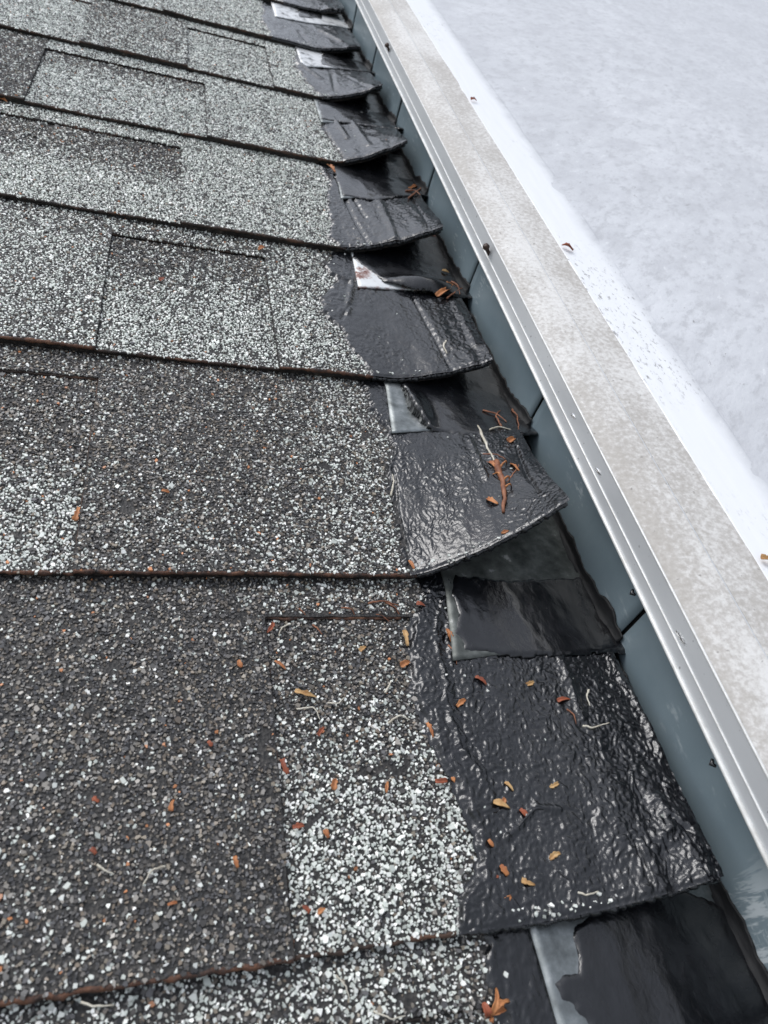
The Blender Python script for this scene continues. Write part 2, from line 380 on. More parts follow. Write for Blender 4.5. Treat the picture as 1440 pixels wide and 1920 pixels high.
def inv(px, py, S, dz=0.0):
    """flat (x, y) of the surface point that the photograph shows at a pixel"""
    d = RC.T @ np.array([(px - 720) / FPX, (py - 960) / FPX, 1.0])
    P = CAM - d * CAM[2] / d[2]; x, y = P[0], P[1]
    tgt = np.array([px, py], float)
    for _ in range(30):
        p0 = project(S(x, y, dz)); h = 1e-5
        J = np.stack([(project(S(x + h, y, dz)) - p0) / h, (project(S(x, y + h, dz)) - p0) / h], 1)
        try: st = np.linalg.solve(J, tgt - p0)
        except np.linalg.LinAlgError: break
        st *= min(1, .03 / (np.abs(st).max() + 1e-9)); x += st[0]; y += st[1]
        if np.abs(st).max() < 1e-6: break
    return x, y

# tooth cut-outs of the laminated shingles: n -> list of (x0, x1, ledge v)
RECESS = {-2: [(-.165, -.085, .86), (-.42, -.26, .87)], -1: [(-.1625, -.090, .875), (-.46, -.33, .87)], 0: [(-.34, -.2375, .865)],
          1: [(-.2405, -.144, .855), (-.47, -.36, .87)], 2: [(-.325, -.199, .86)], 3: [(-.312, -.1795, .85), (-.52, -.41, .87)],
          4: [(-.195, -.115, .85), (-.40, -.287, .87)], 5: [(-.34, -.22, .86)], 6: [(-.25, -.15, .86), (-.47, -.35, .87)]}
def recess(n):
    if n not in RECESS:
        r = random.Random(n * 31 + 5); x = -.10 - r.random() * .1; L = []
        while x > -.6:
            a = x - .07 - r.random() * .06; L.append((a, x, .865)); x = a - .08 - r.random() * .07
        RECESS[n] = L
    return RECESS[n]
def layer(n, x, v, soft=None):
    z = np.zeros_like(x)
    for a, b, l in recess(n):
        if soft: z = np.minimum(z, -LAYER * sstep(a, a + soft, x) * (1 - sstep(b - soft * 6, b, x)) * (1 - sstep(l - .04, l, v)))
        else: z = np.where((x > a) & (x < b) & (v < l), -LAYER, z)
    return z
def inrec(n, x, v):
    return layer(n, x, v) < -1e-6

# left boundary of the tar on each course, from the photograph
TARPX = {-2: [(905, 1770), (918, 1850), (948, 1925), (965, 1980)],
         -1: [(792, 1112), (775, 1150), (768, 1190), (769, 1250), (785, 1320), (812, 1390), (852, 1470), (888, 1550), (907, 1610), (893, 1650), (862, 1685), (865, 1730), (882, 1785)],
         0: [(672, 706), (690, 760), (728, 820), (735, 850), (722, 885), (735, 930), (742, 980), (755, 1040), (772, 1092)],
         1: [(655, 468), (625, 476), (608, 500), (628, 528), (600, 560), (612, 595), (640, 620), (655, 655), (690, 695)],
         2: [(598, 312), (615, 345), (612, 385), (622, 420), (615, 445), (645, 468)],
         3: [(595, 188), (603, 215), (600, 240), (622, 270), (642, 302)],
         4: [(556, 96), (552, 120), (570, 150), (603, 184)],
         5: [(492, 12), (490, 40), (505, 60), (500, 78)]}
TARB = {}
def tar_left(n, y):
    if n not in TARB:
        if n in TARPX:
            L = sorted([inv(px, py, surf(n)) for px, py in TARPX[n]], key=lambda q: q[1])
            TARB[n] = (np.array([q[1] for q in L]), np.array([q[0] for q in L]))
        else: TARB[n] = (np.array([n * E_, (n + 1) * E_]), np.array([-.085, -.1]))
    ys, xs = TARB[n]
    return np.interp(y, ys, xs)
def tar_sd(n, x, y):           # >0 inside the tar
    amp = .0026 if n >= 0 else .0015
    nz = amp * fbm(x * 190 + 9 * n, y * 190, 31, 3) + .0016 * pn(x * 60, y * 60 + n, 77)
    return x - tar_left(n, y) + nz

# ------------------------------------------------------------------ the shingle roof
NMIN, NMAX = -5, 14
roof = mesh('roof', *slab(np.array([[[-2.4, -.75, -.0175], [-2.4, 2.3, -.0175]], [[.02, -.75, -.0175], [.02, 2.3, -.0175]]]),
                          np.array([[[-2.4, -.75, -.032], [-2.4, 2.3, -.032]], [[.02, -.75, -.032], [.02, 2.3, -.032]]])), 'deck', smooth=False)
meta(roof, 'weathered grey asphalt shingle roof sloping up beside the curb', 'roof', kind='structure')

def solid(name, n, x0, x1, y0, y1, dz0, dz1, material, parent, dx=.005, dyv=.012, rag=(0, 0, 0, 0)):
    nx = max(2, int((x1 - x0) / dx) + 1); ny = max(2, int((y1 - y0) / dyv) + 1)
    X, Y = np.meshgrid(np.linspace(x0, x1, nx), np.linspace(y0, y1, ny), indexing='ij')
    u = np.linspace(0, 1, nx)[:, None]; v = np.linspace(0, 1, ny)[None, :]
    # ragged cut edges: left, right, bottom, top
    Y = Y + rag[2] * fbm(X * 160, 3.3 * n + 0 * X, 3, 3) * (1 - v) ** 6 + rag[3] * fbm(X * 160, 5.3 * n + 0 * X, 4, 3) * v ** 6
    X = X + rag[0] * fbm(Y * 160, 1.7 * n + 0 * Y, 7, 3) * (1 - u) ** 8 + rag[1] * fbm(Y * 160, 2.7 * n + 0 * Y, 8, 3) * u ** 8
    S = surf(n); V, F = slab(S(X, Y, dz0), S(X, Y, dz1))
    o = mesh(name, V, F, material, parent, smooth=False); o.data.materials.append(MAT['bitumen'])
    mi = np.ones(len(F), np.int32); mi[:(nx - 1) * (ny - 1)] = 0; o.data.polygons.foreach_set('material_index', mi)
    return o

def rim(n, pts, r, material, parent, dz=-.0006, seed=0, name='worn_edge', step=.0017):
    """crumbling bead along a cut edge; pts flat"""
    pts = np.array(pts); L = np.concatenate([[0], np.cumsum(np.linalg.norm(np.diff(pts, axis=0), axis=1))])
    k = max(4, int(L[-1] / step)); t = np.linspace(0, L[-1], k)
    x = np.interp(t, L, pts[:, 0]); y = np.interp(t, L, pts[:, 1])
    x = x + .0005 * fbm(t * 170, 0 * t + seed, 11, 3); y = y + .0007 * fbm(t * 170, 0 * t + seed, 12, 3)
    rad = r * (1 + .5 * fbm(t * 60, 0 * t + seed, 14, 2) + .6 * fbm(t * 420, 0 * t + seed, 13, 3)); rad = np.clip(rad, r * .2, r * 2.2)
    V, F = tube(surf(n)(x, y, dz) + np.stack([0 * t, 0 * t, .0003 * fbm(t * 300, 0 * t, seed, 2)], -1), rad, 6)
    return mesh(name, V, F, material, parent, smooth=True)

LIGHT = np.array([[.62, .67, .63], [.76, .80, .77], [.46, .50, .47], [.86, .88, .86], [.70, .74, .71], [.54, .58, .55]])
DARK = np.array([[.040, .039, .039], [.062, .060, .059], [.028, .028, .030], [.085, .081, .077], [.072, .073, .077], [.055, .056, .060]])
BROWN = np.array([[.15, .125, .10], [.125, .115, .10], [.19, .17, .14], [.11, .095, .08], [.14, .138, .135], [.21, .20, .185], [.09, .08, .07], [.10, .10, .105], [.26, .25, .235]])
def plight(n, x, v):
    """share of pale granules"""
    rec = inrec(n, x, v)
    if n == -2: p = np.where(rec, .38, .30) + .2 * sstep(.8, .95, v)
    elif n == -1:
        p = np.where(x < -.1625, .085, .15 + .66 * (1 - sstep(.15, .75, v)) + .05 * (x > -.14))
        p = np.where((v > .875) & (x > -.1625), .36, p); p = p + .10 * sstep(-.22, -.26, x) * (1 - sstep(.2, .5, v))
    elif n == 0:
        p = np.where(x < -.2375, .10 + .5 * (1 - sstep(.25, .5, v)), .10 + .26 * sstep(-.19, -.10, x) + .08 * (1 - sstep(0, .4, v)))
    elif n == 1: p = np.where(rec, .17 + .44 * (1 - sstep(.1, .85, v)), .42 - .12 * sstep(.7, 1, v))
    elif n == 2: p = np.where(rec, .16 + .44 * (1 - sstep(.2, .7, v)), np.where(x < -.3, .42, .50))
    elif n == 3: p = np.where(x < -.312, .16, np.where(rec, .16 + .50 * (1 - sstep(.35, .9, v)), .46))
    elif n == 4: p = np.where(x < -.287, .55, np.where(rec, .44, np.where(x < -.195, .22 + .15 * (1 - v), .48)))
    else: p = np.where(rec, .25 + .3 * (1 - v), .45)
    if n >= 1: p = p + .12 + .30 * sstep(.12, .58, p)
    if n == 0: p = p + .06
    if n == -2: p = p + .12
    p = p + .10 * fbm(x * 16, v * 2.3 + 5 * n, 51, 3)
    return np.clip(p, .03, .9)

TRI = [0]
def granules(n, shingle, outer=False):
    near = n <= 0
    sp = .00116 if n <= 0 else (.00138 if n <= 2 else .00155)
    if outer: sp = .0016
    xs = np.arange(-.62, XR - .001, sp); ys = np.arange(n * E_ + .0004, (n + 1.02) * E_, sp * .92)
    X, Y = np.meshgrid(xs, ys, indexing='ij'); X = X.ravel(); Y = Y.ravel()
    X = X + rng.uniform(-.5, .5, X.shape) * sp * 1.15; Y = Y + rng.uniform(-.5, .5, X.shape) * sp * 1.15
    v = (Y - n * E_) / E_
    P = surf(n)(X, Y); px = project(P); fw = (P - CAM) @ RC[2]
    sd = tar_sd(n, X, Y)
    stray = rng.random(len(X)) < .006 * np.exp(-np.clip(sd, 0, 1) / .02) + .0006
    rimz = (sd > 0) & (v < .035) & (rng.random(len(X)) < (.22 if n <= 0 else .08) * sstep(-.035, -.075, X))
    keep = (fw > .05) & (px[:, 0] > -130) & (px[:, 0] < 1600) & (px[:, 1] > -60) & (px[:, 1] < 2080) & ((sd < (-.0010 if n == 0 else .0002)) | stray | rimz) & (v > .001)
    inner = (px[:, 0] > -130) & (px[:, 1] < 2080) & (px[:, 1] > -60)
    if outer: keep = (fw > .02) & (px[:, 0] > -420) & (px[:, 0] < 1600) & (px[:, 1] > -170) & (px[:, 1] < 2500) & ~inner & (sd < .0002) & (v > .001)
    if not keep.any(): return None
    for a, b, l in recess(n):
        keep &= ~((np.abs(X - a) < .0003) & (v < l)); keep &= ~((np.abs(X - b) < .0003) & (v < l))
    bald = fbm(X * 75, Y * 75, 91 + n, 3)
    keep &= ~((bald > .62) & (rng.random(len(X)) < .75))
    keep &= rng.random(len(X)) < .965
    X, Y, v, sd = X[keep], Y[keep], v[keep], sd[keep]; N = len(X)
    # colours
    pl = plight(n, X, v); u = rng.random(N); clus = .5 + .5 * pn(X * 260, Y * 260, 3)
    isl = (u < pl * (.6 + .8 * clus)) | (sd > .0004)
    col = DARK[rng.integers(0, len(DARK), N)]
    br = rng.random(N) < (.46 if n < 1 else .36); col = np.where(br[:, None], BROWN[rng.integers(0, len(BROWN), N)], col)
    col = np.where(isl[:, None], LIGHT[rng.integers(0, len(LIGHT), N)] * (1.18 if n >= 1 else 1.06), col)
    org = rng.random(N) < .004; col = np.where(org[:, None], np.array([.38, .17, .08]), col)
    col = col * rng.uniform(.75, 1.2, (N, 1)) * np.where(isl[:, None], np.array([1.03, 1.0, .97]), np.array([1.52, 1.47, 1.40]))
    r = (.00042 + .00058 * rng.random(N) ** 1.5) * (1 + .45 * (rng.random(N) < .05)) * np.where(isl, 1.02, 1.06)
    if n >= 1: r = np.maximum(r, .00055) * 1.05
    if n >= 3: r *= 1.22
    if outer: r *= 1.45
    dz = layer(n, X, v) + np.where(sd > .0004, .0012, 0)
    P = surf(n)(X, Y, dz)
    k = 5 if near and not outer else 4
    th = np.arange(k) / k * 2 * np.pi
    ang = rng.uniform(0, 2 * np.pi, (N, 1)) + th + rng.uniform(-.5, .5, (N, k))
    asp = rng.uniform(.5, 1.0, (N, 1)); rot = rng.uniform(0, np.pi, (N, 1))
    lx = np.cos(ang) * r[:, None] * rng.uniform(.75, 1.3, (N, k)); ly = np.sin(ang) * r[:, None] * asp * rng.uniform(.75, 1.3, (N, k))
    bx = lx * np.cos(rot) - ly * np.sin(rot); by = lx * np.sin(rot) + ly * np.cos(rot)
    hgt = r * rng.uniform(.35, .80, N); tl = rng.uniform(-.40, .40, (N, 2))
    base = np.stack([P[:, 0:1] + bx, P[:, 1:2] + by, np.repeat(P[:, 2:3] + (.0001 if outer or n >= 3 else -.0003), k, 1)], -1)
    if n <= 2 and not outer:
        q = .84
        top = np.stack([P[:, 0:1] + bx * q, P[:, 1:2] + by * q, P[:, 2:3] + hgt[:, None] + (bx * tl[:, :1] + by * tl[:, 1:]) * q], -1)
        V = np.concatenate([base, top], 1).reshape(-1, 3); st = np.arange(N)[:, None] * 2 * k
        side = np.concatenate([st + np.array([[j, (j + 1) % k, k + (j + 1) % k, k + j]]) for j in range(k)], 0)
        if k == 4: F = np.concatenate([side, st + np.array([[4, 5, 6, 7]])], 0)
        else:
            F = np.concatenate([side, st + np.array([[5, 6, 7, 8]]), st + np.array([[5, 8, 9, 9]])], 0)
        vc = np.repeat(col, 2 * k, 0)
        if k == 5:      # split the pentagon cap as quad + triangle; use triangles throughout
            tri = [side[:, [0, 1, 2]], side[:, [0, 2, 3]]] + [st + np.array([[5, a, b]]) for a, b in ((6, 7), (7, 8), (8, 9))]
            F = np.concatenate(tri, 0)
    else:
        apex = np.stack([P[:, 0] + bx[:, 0] * .3, P[:, 1] + by[:, 0] * .3, P[:, 2] + hgt + .0002], -1)[:, None]
        V = np.concatenate([base, apex], 1).reshape(-1, 3); st = np.arange(N)[:, None] * (k + 1)
        F = np.concatenate([st + np.array([[j, (j + 1) % k, k]]) for j in range(k)], 0); vc = np.repeat(col, k + 1, 0)
    TRI[0] += len(F) * (1 if F.shape[1] == 3 else 2)
    o = mesh('granules', V, F, 'granule', shingle, smooth=False, colors=vc)
    o['kind'] = 'stuff'; return o

# cracks (negative) and smeared ridges (positive) in the tar
CRACK = {-1: [([(1188, 1580), (1205, 1620), (1216, 1652)], -.0016, .0008), ([(1050, 1240), (1068, 1290), (1088, 1345)], .0013, .0022), ([(1140, 1235), (1190, 1320), (1240, 1420)], .0010, .002),
              ([(1045, 1520), (1000, 1514), (975, 1548), (945, 1572)], .0009, .0012), ([(1255, 1535), (1290, 1560)], -.0012, .0009), ([(1230, 1500), (1262, 1540), (1230, 1575)], .0012, .003)],
         0: [([(968, 840), (985, 890), (1010, 925)], -.0012, .0009), ([(738, 880), (745, 960), (770, 1070)], -.0016, .0011), ([(880, 830), (910, 900)], .0010, .0018)],
         1: [([(770, 555), (800, 610), (843, 690)], -.0016, .0010), ([(620, 515), (660, 530), (650, 590)], .0014, .0020), ([(640, 600), (655, 575)], -.0014, .001), ([(850, 570), (890, 650)], .0014, .003)],
         2: [([(640, 362), (662, 410), (690, 460)], -.0022, .0014), ([(660, 372), (685, 410)], -.0016, .0011), ([(710, 380), (740, 450)], .0014, .003), ([(770, 372), (800, 420)], -.0014, .0012)],
         3: [([(602, 228), (618, 262), (645, 298)], -.0024, .0014), ([(660, 232), (690, 275)], .0016, .003), ([(625, 225), (650, 262)], .0016, .0022)],
         4: [([(622, 140), (628, 172)], -.0026, .0016), ([(560, 120), (600, 150)], .0016, .003), ([(650, 145), (690, 165)], -.002, .0015)],
         5: [([(560, 60), (580, 85)], -.0025, .0018), ([(600, 60), (640, 80)], .0016, .003)]}
def tar_coat(n, parent):
    S = surf(n); res = .00048 if n in (-1, 0) else .0007 if n == -2 else (.0008 if n <= 2 else .0013)
    x0 = float(TARB[n][1].min()) - .006 if (tar_left(n, 0.0) is not None) else -.1
    xs = np.arange(x0, XR + .0012, res); ys = np.arange(n * E_ - .0005, (n + 1.16) * E_, res)
    X, Y = np.meshgrid(xs, ys, indexing='ij'); sd = tar_sd(n, X, Y); v = (Y - n * E_) / E_
    wx, wy = .9 * fbm(X * 90, Y * 90, 5), .9 * fbm(X * 90, Y * 90, 6)
    wr = np.abs(fbm(X * 380 + wx, Y * (330 if n == -1 else 240) + wy, 21 + n, 2)) + .4 * np.abs(fbm(X * 170 + wx, Y * 110 + wy, 22 + n, 2))   # blistered skin, creased down the slope
    wr2 = fbm(X * 75, Y * 42, 61 + n, 3)
    calm = sstep(-.25, .45, fbm(X * 26 + n, Y * 22, 71, 2) + (.35 if n == 0 else 0) * (1 - v))
    if n == -1: calm = calm * .45
    amp = (.00105 if n <= 0 else .0010)
    t = .0016 * sstep(-.0004, .0032, sd) - .00035 + sstep(0, .004, sd) * (amp * (np.minimum(wr, .75) - .35) * (1 - .72 * calm) + .00045 * wr2)
    t = t + .0009 * np.exp(-((sd - .0018) / .0013) ** 2) * (.5 + .5 * pn(Y * 90, X * 30, 8))        # trowelled ridge at the margin
    if n == -1:                                                # long trowel strokes
        for off, a in ((.012, .0008), (.016, -.0006)):
            t = t + a * np.exp(-((sd - off - .003 * pn(Y * 30, 0 * Y, 4)) / .0010) ** 2) * sstep(.2, .4, v)
    for pl, dep, wd in CRACK.get(n, []):
        q = np.array([inv(a, b, S) for a, b in pl]); d = np.full(X.shape, 1.0)
        for (ax, ay), (bx_, by_) in zip(q[:-1], q[1:]):
            ex, ey = bx_ - ax, by_ - ay; k = np.clip(((X - ax) * ex + (Y - ay) * ey) / (ex * ex + ey * ey), 0, 1)
            d = np.minimum(d, np.hypot(X - ax - k * ex, Y - ay - k * ey))
        d = d + .0006 * pn(X * 300, Y * 300, 3)
        t = t + dep * np.exp(-(d / wd) ** 2)
    edge = sstep(.0, .012, v); t = t * (.55 + .45 * edge)
    t = np.where(sd > .0022, np.maximum(t, .00012), t)
    P = S(X, Y, layer(n, X, v, .004) + t)
    nx, ny = X.shape; F = grid_faces(nx, ny); ok = (sd > -.0012).ravel()
    F = F[ok[F].any(1)]
    used = np.unique(F); mp = -np.ones(nx * ny, int); mp[used] = np.arange(len(used))
    TRI[0] += 2 * len(F)
    return mesh('tar_coat', P.reshape(-1, 3)[used], mp[F], 'tar', parent)
def tar_lip(n, parent):
    """tar hanging over the butt edge of the lifted end, lumpy"""
    S = surf(n); xl = float(tar_left(n, n * E_)) + .002
    k = 170 if n < 3 else 70; x = np.linspace(xl, XR, k); t = np.arange(k) * .6
    yy = n * E_ - .0002 + .0006 * fbm(x * 220, 0 * x, 3 + n, 3)
    P = S(x, yy, -.0013 + .0006 * fbm(x * 340, 0 * x, 13 + n, 3)); rad = .0013 * (1 + .75 * fbm(x * 300, 0 * x, 23 + n, 3))
    V, F = tube(P, np.clip(rad, .0005, .003), 8); return mesh('tar_lip', V, F, 'tar', parent)

for n in range(NMIN, NMAX + 1):
    detail = -2 <= n <= 7
    y0, y1 = n * E_, (n + 1.28) * E_
    jx = -.80 - .13 * ((n * 5) % 4)
    for (xa, xb, first) in ((jx, XR, True), (-1.95, jx - .002, False)):
        sh = solid('shingle', n, xa, xb, y0 + .0008, y1, -LAYER - .0001, -.0048, 'shingle', roof, dx=.006 if first and detail else .05, dyv=.014 if first and detail else .05, rag=(0, .0006, .0005, 0))
        if not first:
            solid('tab', n, xa, xb, y0, y1 - .002, 0, -LAYER, 'shingle', sh, dx=.05, dyv=.05); continue
        cuts = sorted([r for r in recess(n) if r[0] > xa])
        led = .865
        # tabs between the cut-outs
        edges = [xa] + [q for r in cuts for q in (r[0], r[1])] + [xb]
        for i in range(0, len(edges), 2):
            a, b = edges[i], edges[i + 1]
            if b - a > .004:
                solid('tab', n, a, b, y0, y0 + led * E_, 0, -LAYER + .0001, 'shingle', sh, dx=.005 if detail else .03, dyv=.013 if detail else .04, rag=(.0006 if i else 0, .0006, .0006, 0))
        solid('headlap_band', n, xa, xb, y0 + led * E_ + .0001, y1 - .002, 0, -LAYER + .0001, 'shingle', sh, dx=.005 if detail else .03, dyv=.02 if detail else .04, rag=(0, 0, .0007, 0))
        if not detail: continue
        tl = float(tar_left(n, y0)) + .004
        rm = 'rim' if n <= 1 else 'rim_dark'
        for i in range(0, len(edges), 2):
            a, b = edges[i], min(edges[i + 1], tl)
            if b - a > .01 and b > -.5: rim(n, [(max(a, -.5), y0), (b, y0)], .0009 if n <= 0 else .0010, rm, sh, seed=n * 3 + i, dz=-.0006)
        for a, b, l in recess(n):
            if a < -.5: continue
            bb = min(b, tl)
            if bb - a > .01:
                rim(n, [(a, y0 + .0004), (bb, y0 + .0004)], .0008, 'rim_dark' if n != 0 else rm, sh, dz=-LAYER - .0004, seed=n * 5 + 1)
                rim(n, [(a, y0 + led * E_), (bb, y0 + led * E_)], .0008, 'rim_dark' if n != -1 else 'rim', sh, dz=-.0012, seed=n * 5 + 2)
            for q in (a, b):
                if n <= 0 and q < tl - .004 and q != -.090: rim(n, [(q, y0 + .001), (q, y0 + led * E_)], .00034, 'rim_dark', sh, dz=-.0009, seed=n * 5 + 3, name='joint')
        tar_coat(n, sh); tar_lip(n, sh)
        granules(n, sh); granules(n, sh, True)

# ------------------------------------------------------------------ step flashings
CORNER = {-2: None, -1: (1062, 1975), 0: (850, 1238), 1: (735, 812), 2: (672, 538), 3: (640, 372), 4: (602, 228), 5: (566, 124), 6: (516, 30)}
FLABEL = {-2: 'step flashing cut off by the bottom right corner, dark tar beside the grey wall leg',
          -1: 'tarred step flashing nearest the camera with a bare grey strip along its left side',
          0: 'step flashing under the most sharply lifted shingle, black with a chipped pale lower left corner',
          1: 'step flashing with a bare silver corner where the black film curls away',
          2: 'step flashing with a lifted black flap above a white and rust stained strip',
          3: 'all black step flashing next up the roof from the one with the rust stained strip',
          4: 'black step flashing between the all black one and the one with a small silver tab',
          5: 'step flashing far up the roof with a small bare silver tab at its left',
          6: 'farthest visible step flashing with torn bright silver strips at the top of the picture'}
FTAR = {-1: [[(1076, 1735), (1082, 1822), (1030, 1838), (1050, 1868), (1098, 1908), (1112, 1990), (1560, 1990), (1480, 1690), (1200, 1640)]],
        0: [[(852, 1078), (846, 1110), (862, 1150), (850, 1185), (868, 1205), (872, 1218), (915, 1222), (960, 1229), (1160, 1224), (1110, 1100), (1060, 1080), (960, 1088)]],
        1: [[(742, 690), (768, 768), (800, 803), (870, 815), (960, 815), (1000, 806), (950, 690)]],
        2: [[(655, 455), (662, 484), (690, 506), (722, 530), (770, 548), (885, 560), (850, 440)]],
        3: [[(622, 290), (628, 330), (642, 366), (700, 376), (815, 368), (775, 280)]],
        4: [[(592, 170), (602, 222), (760, 244), (725, 165)]],
        5: [[(604, 90), (602, 122), (704, 138), (680, 88)]],
        6: [[(556, 8), (560, 32), (604, 36), (606, 10)], [(640, -20), (640, 40), (668, 52), (650, -20)]]}
OUTL = {n: '%s step flashing %s' % (w, q) for n, w, q in ((-3, 'first', 'beyond the bottom edge of the picture'), (-4, 'second', 'beyond the bottom edge of the picture'), (7, 'first', 'beyond the top edge of the picture'), (8, 'second', 'beyond the top edge of the picture'), (9, 'third', 'beyond the top edge of the picture'), (10, 'fourth', 'beyond the top edge of the picture'), (11, 'fifth', 'beyond the top edge of the picture'))}
def poly_sd(X, Y, poly):
    P = np.array(poly); d2 = np.full(X.shape, 1e9); ins = np.zeros(X.shape, bool)
    for i in range(len(P)):
        a, b = P[i], P[(i + 1) % len(P)]; e = b - a
        t = np.clip(((X - a[0]) * e[0] + (Y - a[1]) * e[1]) / (e @ e + 1e-15), 0, 1)
        d2 = np.minimum(d2, (X - a[0] - t * e[0]) ** 2 + (Y - a[1] - t * e[1]) ** 2)
        c = ((a[1] > Y) != (b[1] > Y)) & (X < (b[0] - a[0]) * (Y - a[1]) / (b[1] - a[1] + 1e-15) + a[0]); ins ^= c
    return np.sqrt(d2) * np.where(ins, 1, -1)
TOPL = {-1: (1000, 1765), 0: (832, 1090), 1: (722, 722), 2: (660, 478), 3: (628, 320)}
SEAM = .0355
def flashing(n):
    S = fsurf(n); ys = n * E_ - SEAM
    if CORNER.get(n): xl, yl = inv(*CORNER[n], S)
    else: xl, yl = -.082, ys - .004
    xl = min(max(xl, -.1), -.07); yl = min(max(yl, ys - .03), ys + .01)
    th = thing('step_flashing', (0, n * E_, float(S(-.01, n * E_)[2]) - .001), FLABEL.get(n) or OUTL[n], 'flashing', 'step flashings along the curb')
    # roof leg
    nx, ny = 26, 40; u = np.linspace(0, 1, nx)[:, None]; v = np.linspace(0, 1, ny)[None, :]
    xt = inv(*TOPL[n], S)[0] if n in TOPL else xl
    xlv = xl + (xt - xl) * np.clip(v / .4, 0, 1)
    X = xlv + (0.0008 - xlv) * u; yb = yl + (ys - yl) * u; Y = yb + (n * E_ + .055 - yb) * v
    dz = .0005 * pn(X * 40, Y * 40, n)
    leg = mesh('roof_leg', *slab(S(X, Y, dz), S(X, Y, dz - .0011)), 'galv_dull_shaded' if n == 0 else 'galv_white' if n == 2 else ('galv_bright' if n in (5, 6) else 'galv'), th)
    # wall leg: folded up the curb, each one ends where the next begins
    yy = np.linspace(ys + .0012, ys + E_ - (.0008 if n < 2 else .0016), 24)
    zz = np.linspace(-.007, .051, 12); Yg, Zg = np.meshgrid(yy, zz, indexing='ij')
    xo = .0004 * pn(Yg * 25, Zg * 25, 40 + n) - .0006 * (1 - (Yg - ys) / E_)
    A = np.stack([xo - .0, Yg, Zg], -1); B = np.stack([xo + .0009, Yg, Zg], -1)
    V, F = slab(B, A); mesh('wall_leg', V, F, 'bluegrey', th)
    # tar on the roof leg
    for poly in FTAR.get(n, [None]):
        if poly is None: fp = [(xl + .004, yl + .001), (.0, ys), (.0, n * E_ + .05), (xl + .004, n * E_ + .05)]
        else:
            fp = [inv(px, py, S) for px, py in poly]
            fp = [(x if x < -.02 else .004, y) for x, y in fp]
        fp = np.array(fp); res = .0008 if n <= 2 else .0013
        xs = np.arange(max(fp[:, 0].min() - .003, xl - .002), .0002, res); yg = np.arange(fp[:, 1].min() - .003, min(fp[:, 1].max() + .003, n * E_ + .05), res)
        Xg, Yg = np.meshgrid(xs, yg, indexing='ij')
        sd = poly_sd(Xg, Yg, fp) + .0011 * fbm(Xg * 170, Yg * 170, 44 + n, 3)
        wr = fbm(Xg * 60, Yg * 35, 81 + n, 3)
        t = .0009 * sstep(-.0004, .0016, sd) - .0003 + .00035 * wr * sstep(0, .004, sd)
        t = t + .0006 * np.maximum(0, pn(Xg * 90, Yg * 9, 5 + n) - .35)              # drips and brush marks
        if n == 1:      # film curling off the bare corner
            cx, cy = inv(770, 770, S); dd = np.hypot((Xg - cx) * 1.0, (Yg - cy) * .45); t = t + .0060 * sstep(.016, .0, dd) * sstep(-.0006, .001, sd)
        if n == 2:      # flap lifted along its lower edge
            cx, cy = inv(790, 538, S); dd = np.hypot((Xg - cx) * .42, (Yg - cy) * .9); t = t + .0072 * sstep(.016, .0, dd)
        Fg = grid_faces(*Xg.shape); ok = (sd > -.0009).ravel(); Fg = Fg[ok[Fg].all(1)]
        if len(Fg) == 0: continue
        used = np.unique(Fg); mp = -np.ones(Xg.size, int); mp[used] = np.arange(len(used))
        o = mesh('tar_film', S(Xg, Yg, t).reshape(-1, 3)[used], mp[Fg], 'tar_smooth', leg)
        sm = o.modifiers.new('thickness', 'SOLIDIFY'); sm.thickness = .0005; sm.offset = -1
    # tar worked into the corner
    k = 150 if n <= 2 else 90; m_ = 9
    y = np.linspace(ys - .002, ys + E_ + .002, k); a = np.linspace(0, 1, m_)[None, :]
    ph = (y - ys) / E_
    base = .0058 + .0022 * np.exp(-((ph - .10) / .12) ** 2) + .0012 * np.exp(-((ph - .9) / .1) ** 2)
    rx = (base * 1.2 * (1 + .30 * fbm(y * 45, 0 * y, 14, 2)))[:, None]; rz = (base * .9 * (1 + .38 * fbm(y * 70, 0 * y + 3, 15, 3)))[:, None]
    zc = fsurf(n)(np.full_like(y, -.006), np.minimum(y, n * E_ + .12))[:, 2][:, None] - .0005
    zc = np.where((y > n * E_ + .0)[:, None], np.minimum(zc, -.004 - .004 * sstep(.4, .8, ph[:, None])), zc)
    X = -rx * (1 - a) ** 2.2 - .0010 + .0006 * fbm(y[:, None] * 60, a * 7, 16, 2) * np.sin(a * np.pi)
    Z = zc + rz * a ** 2.2 + .0006 * fbm(y[:, None] * 60, a * 8, 17, 2) * np.sin(a * np.pi)
    Yg = np.repeat(y[:, None], m_, 1)
    P = np.stack([X, Yg, Z], -1); B = np.stack([X * 0 + .0004, Yg, np.minimum(Z, zc) - .001], -1)
    V, F = slab(P, B); mesh('tar_fillet', V, F[:, ::-1], 'tar_matte', th)
for n in range(-2, 7): flashing(n)
for n in (-4, -3, 7, 8, 9, 10, 11): flashing(n)

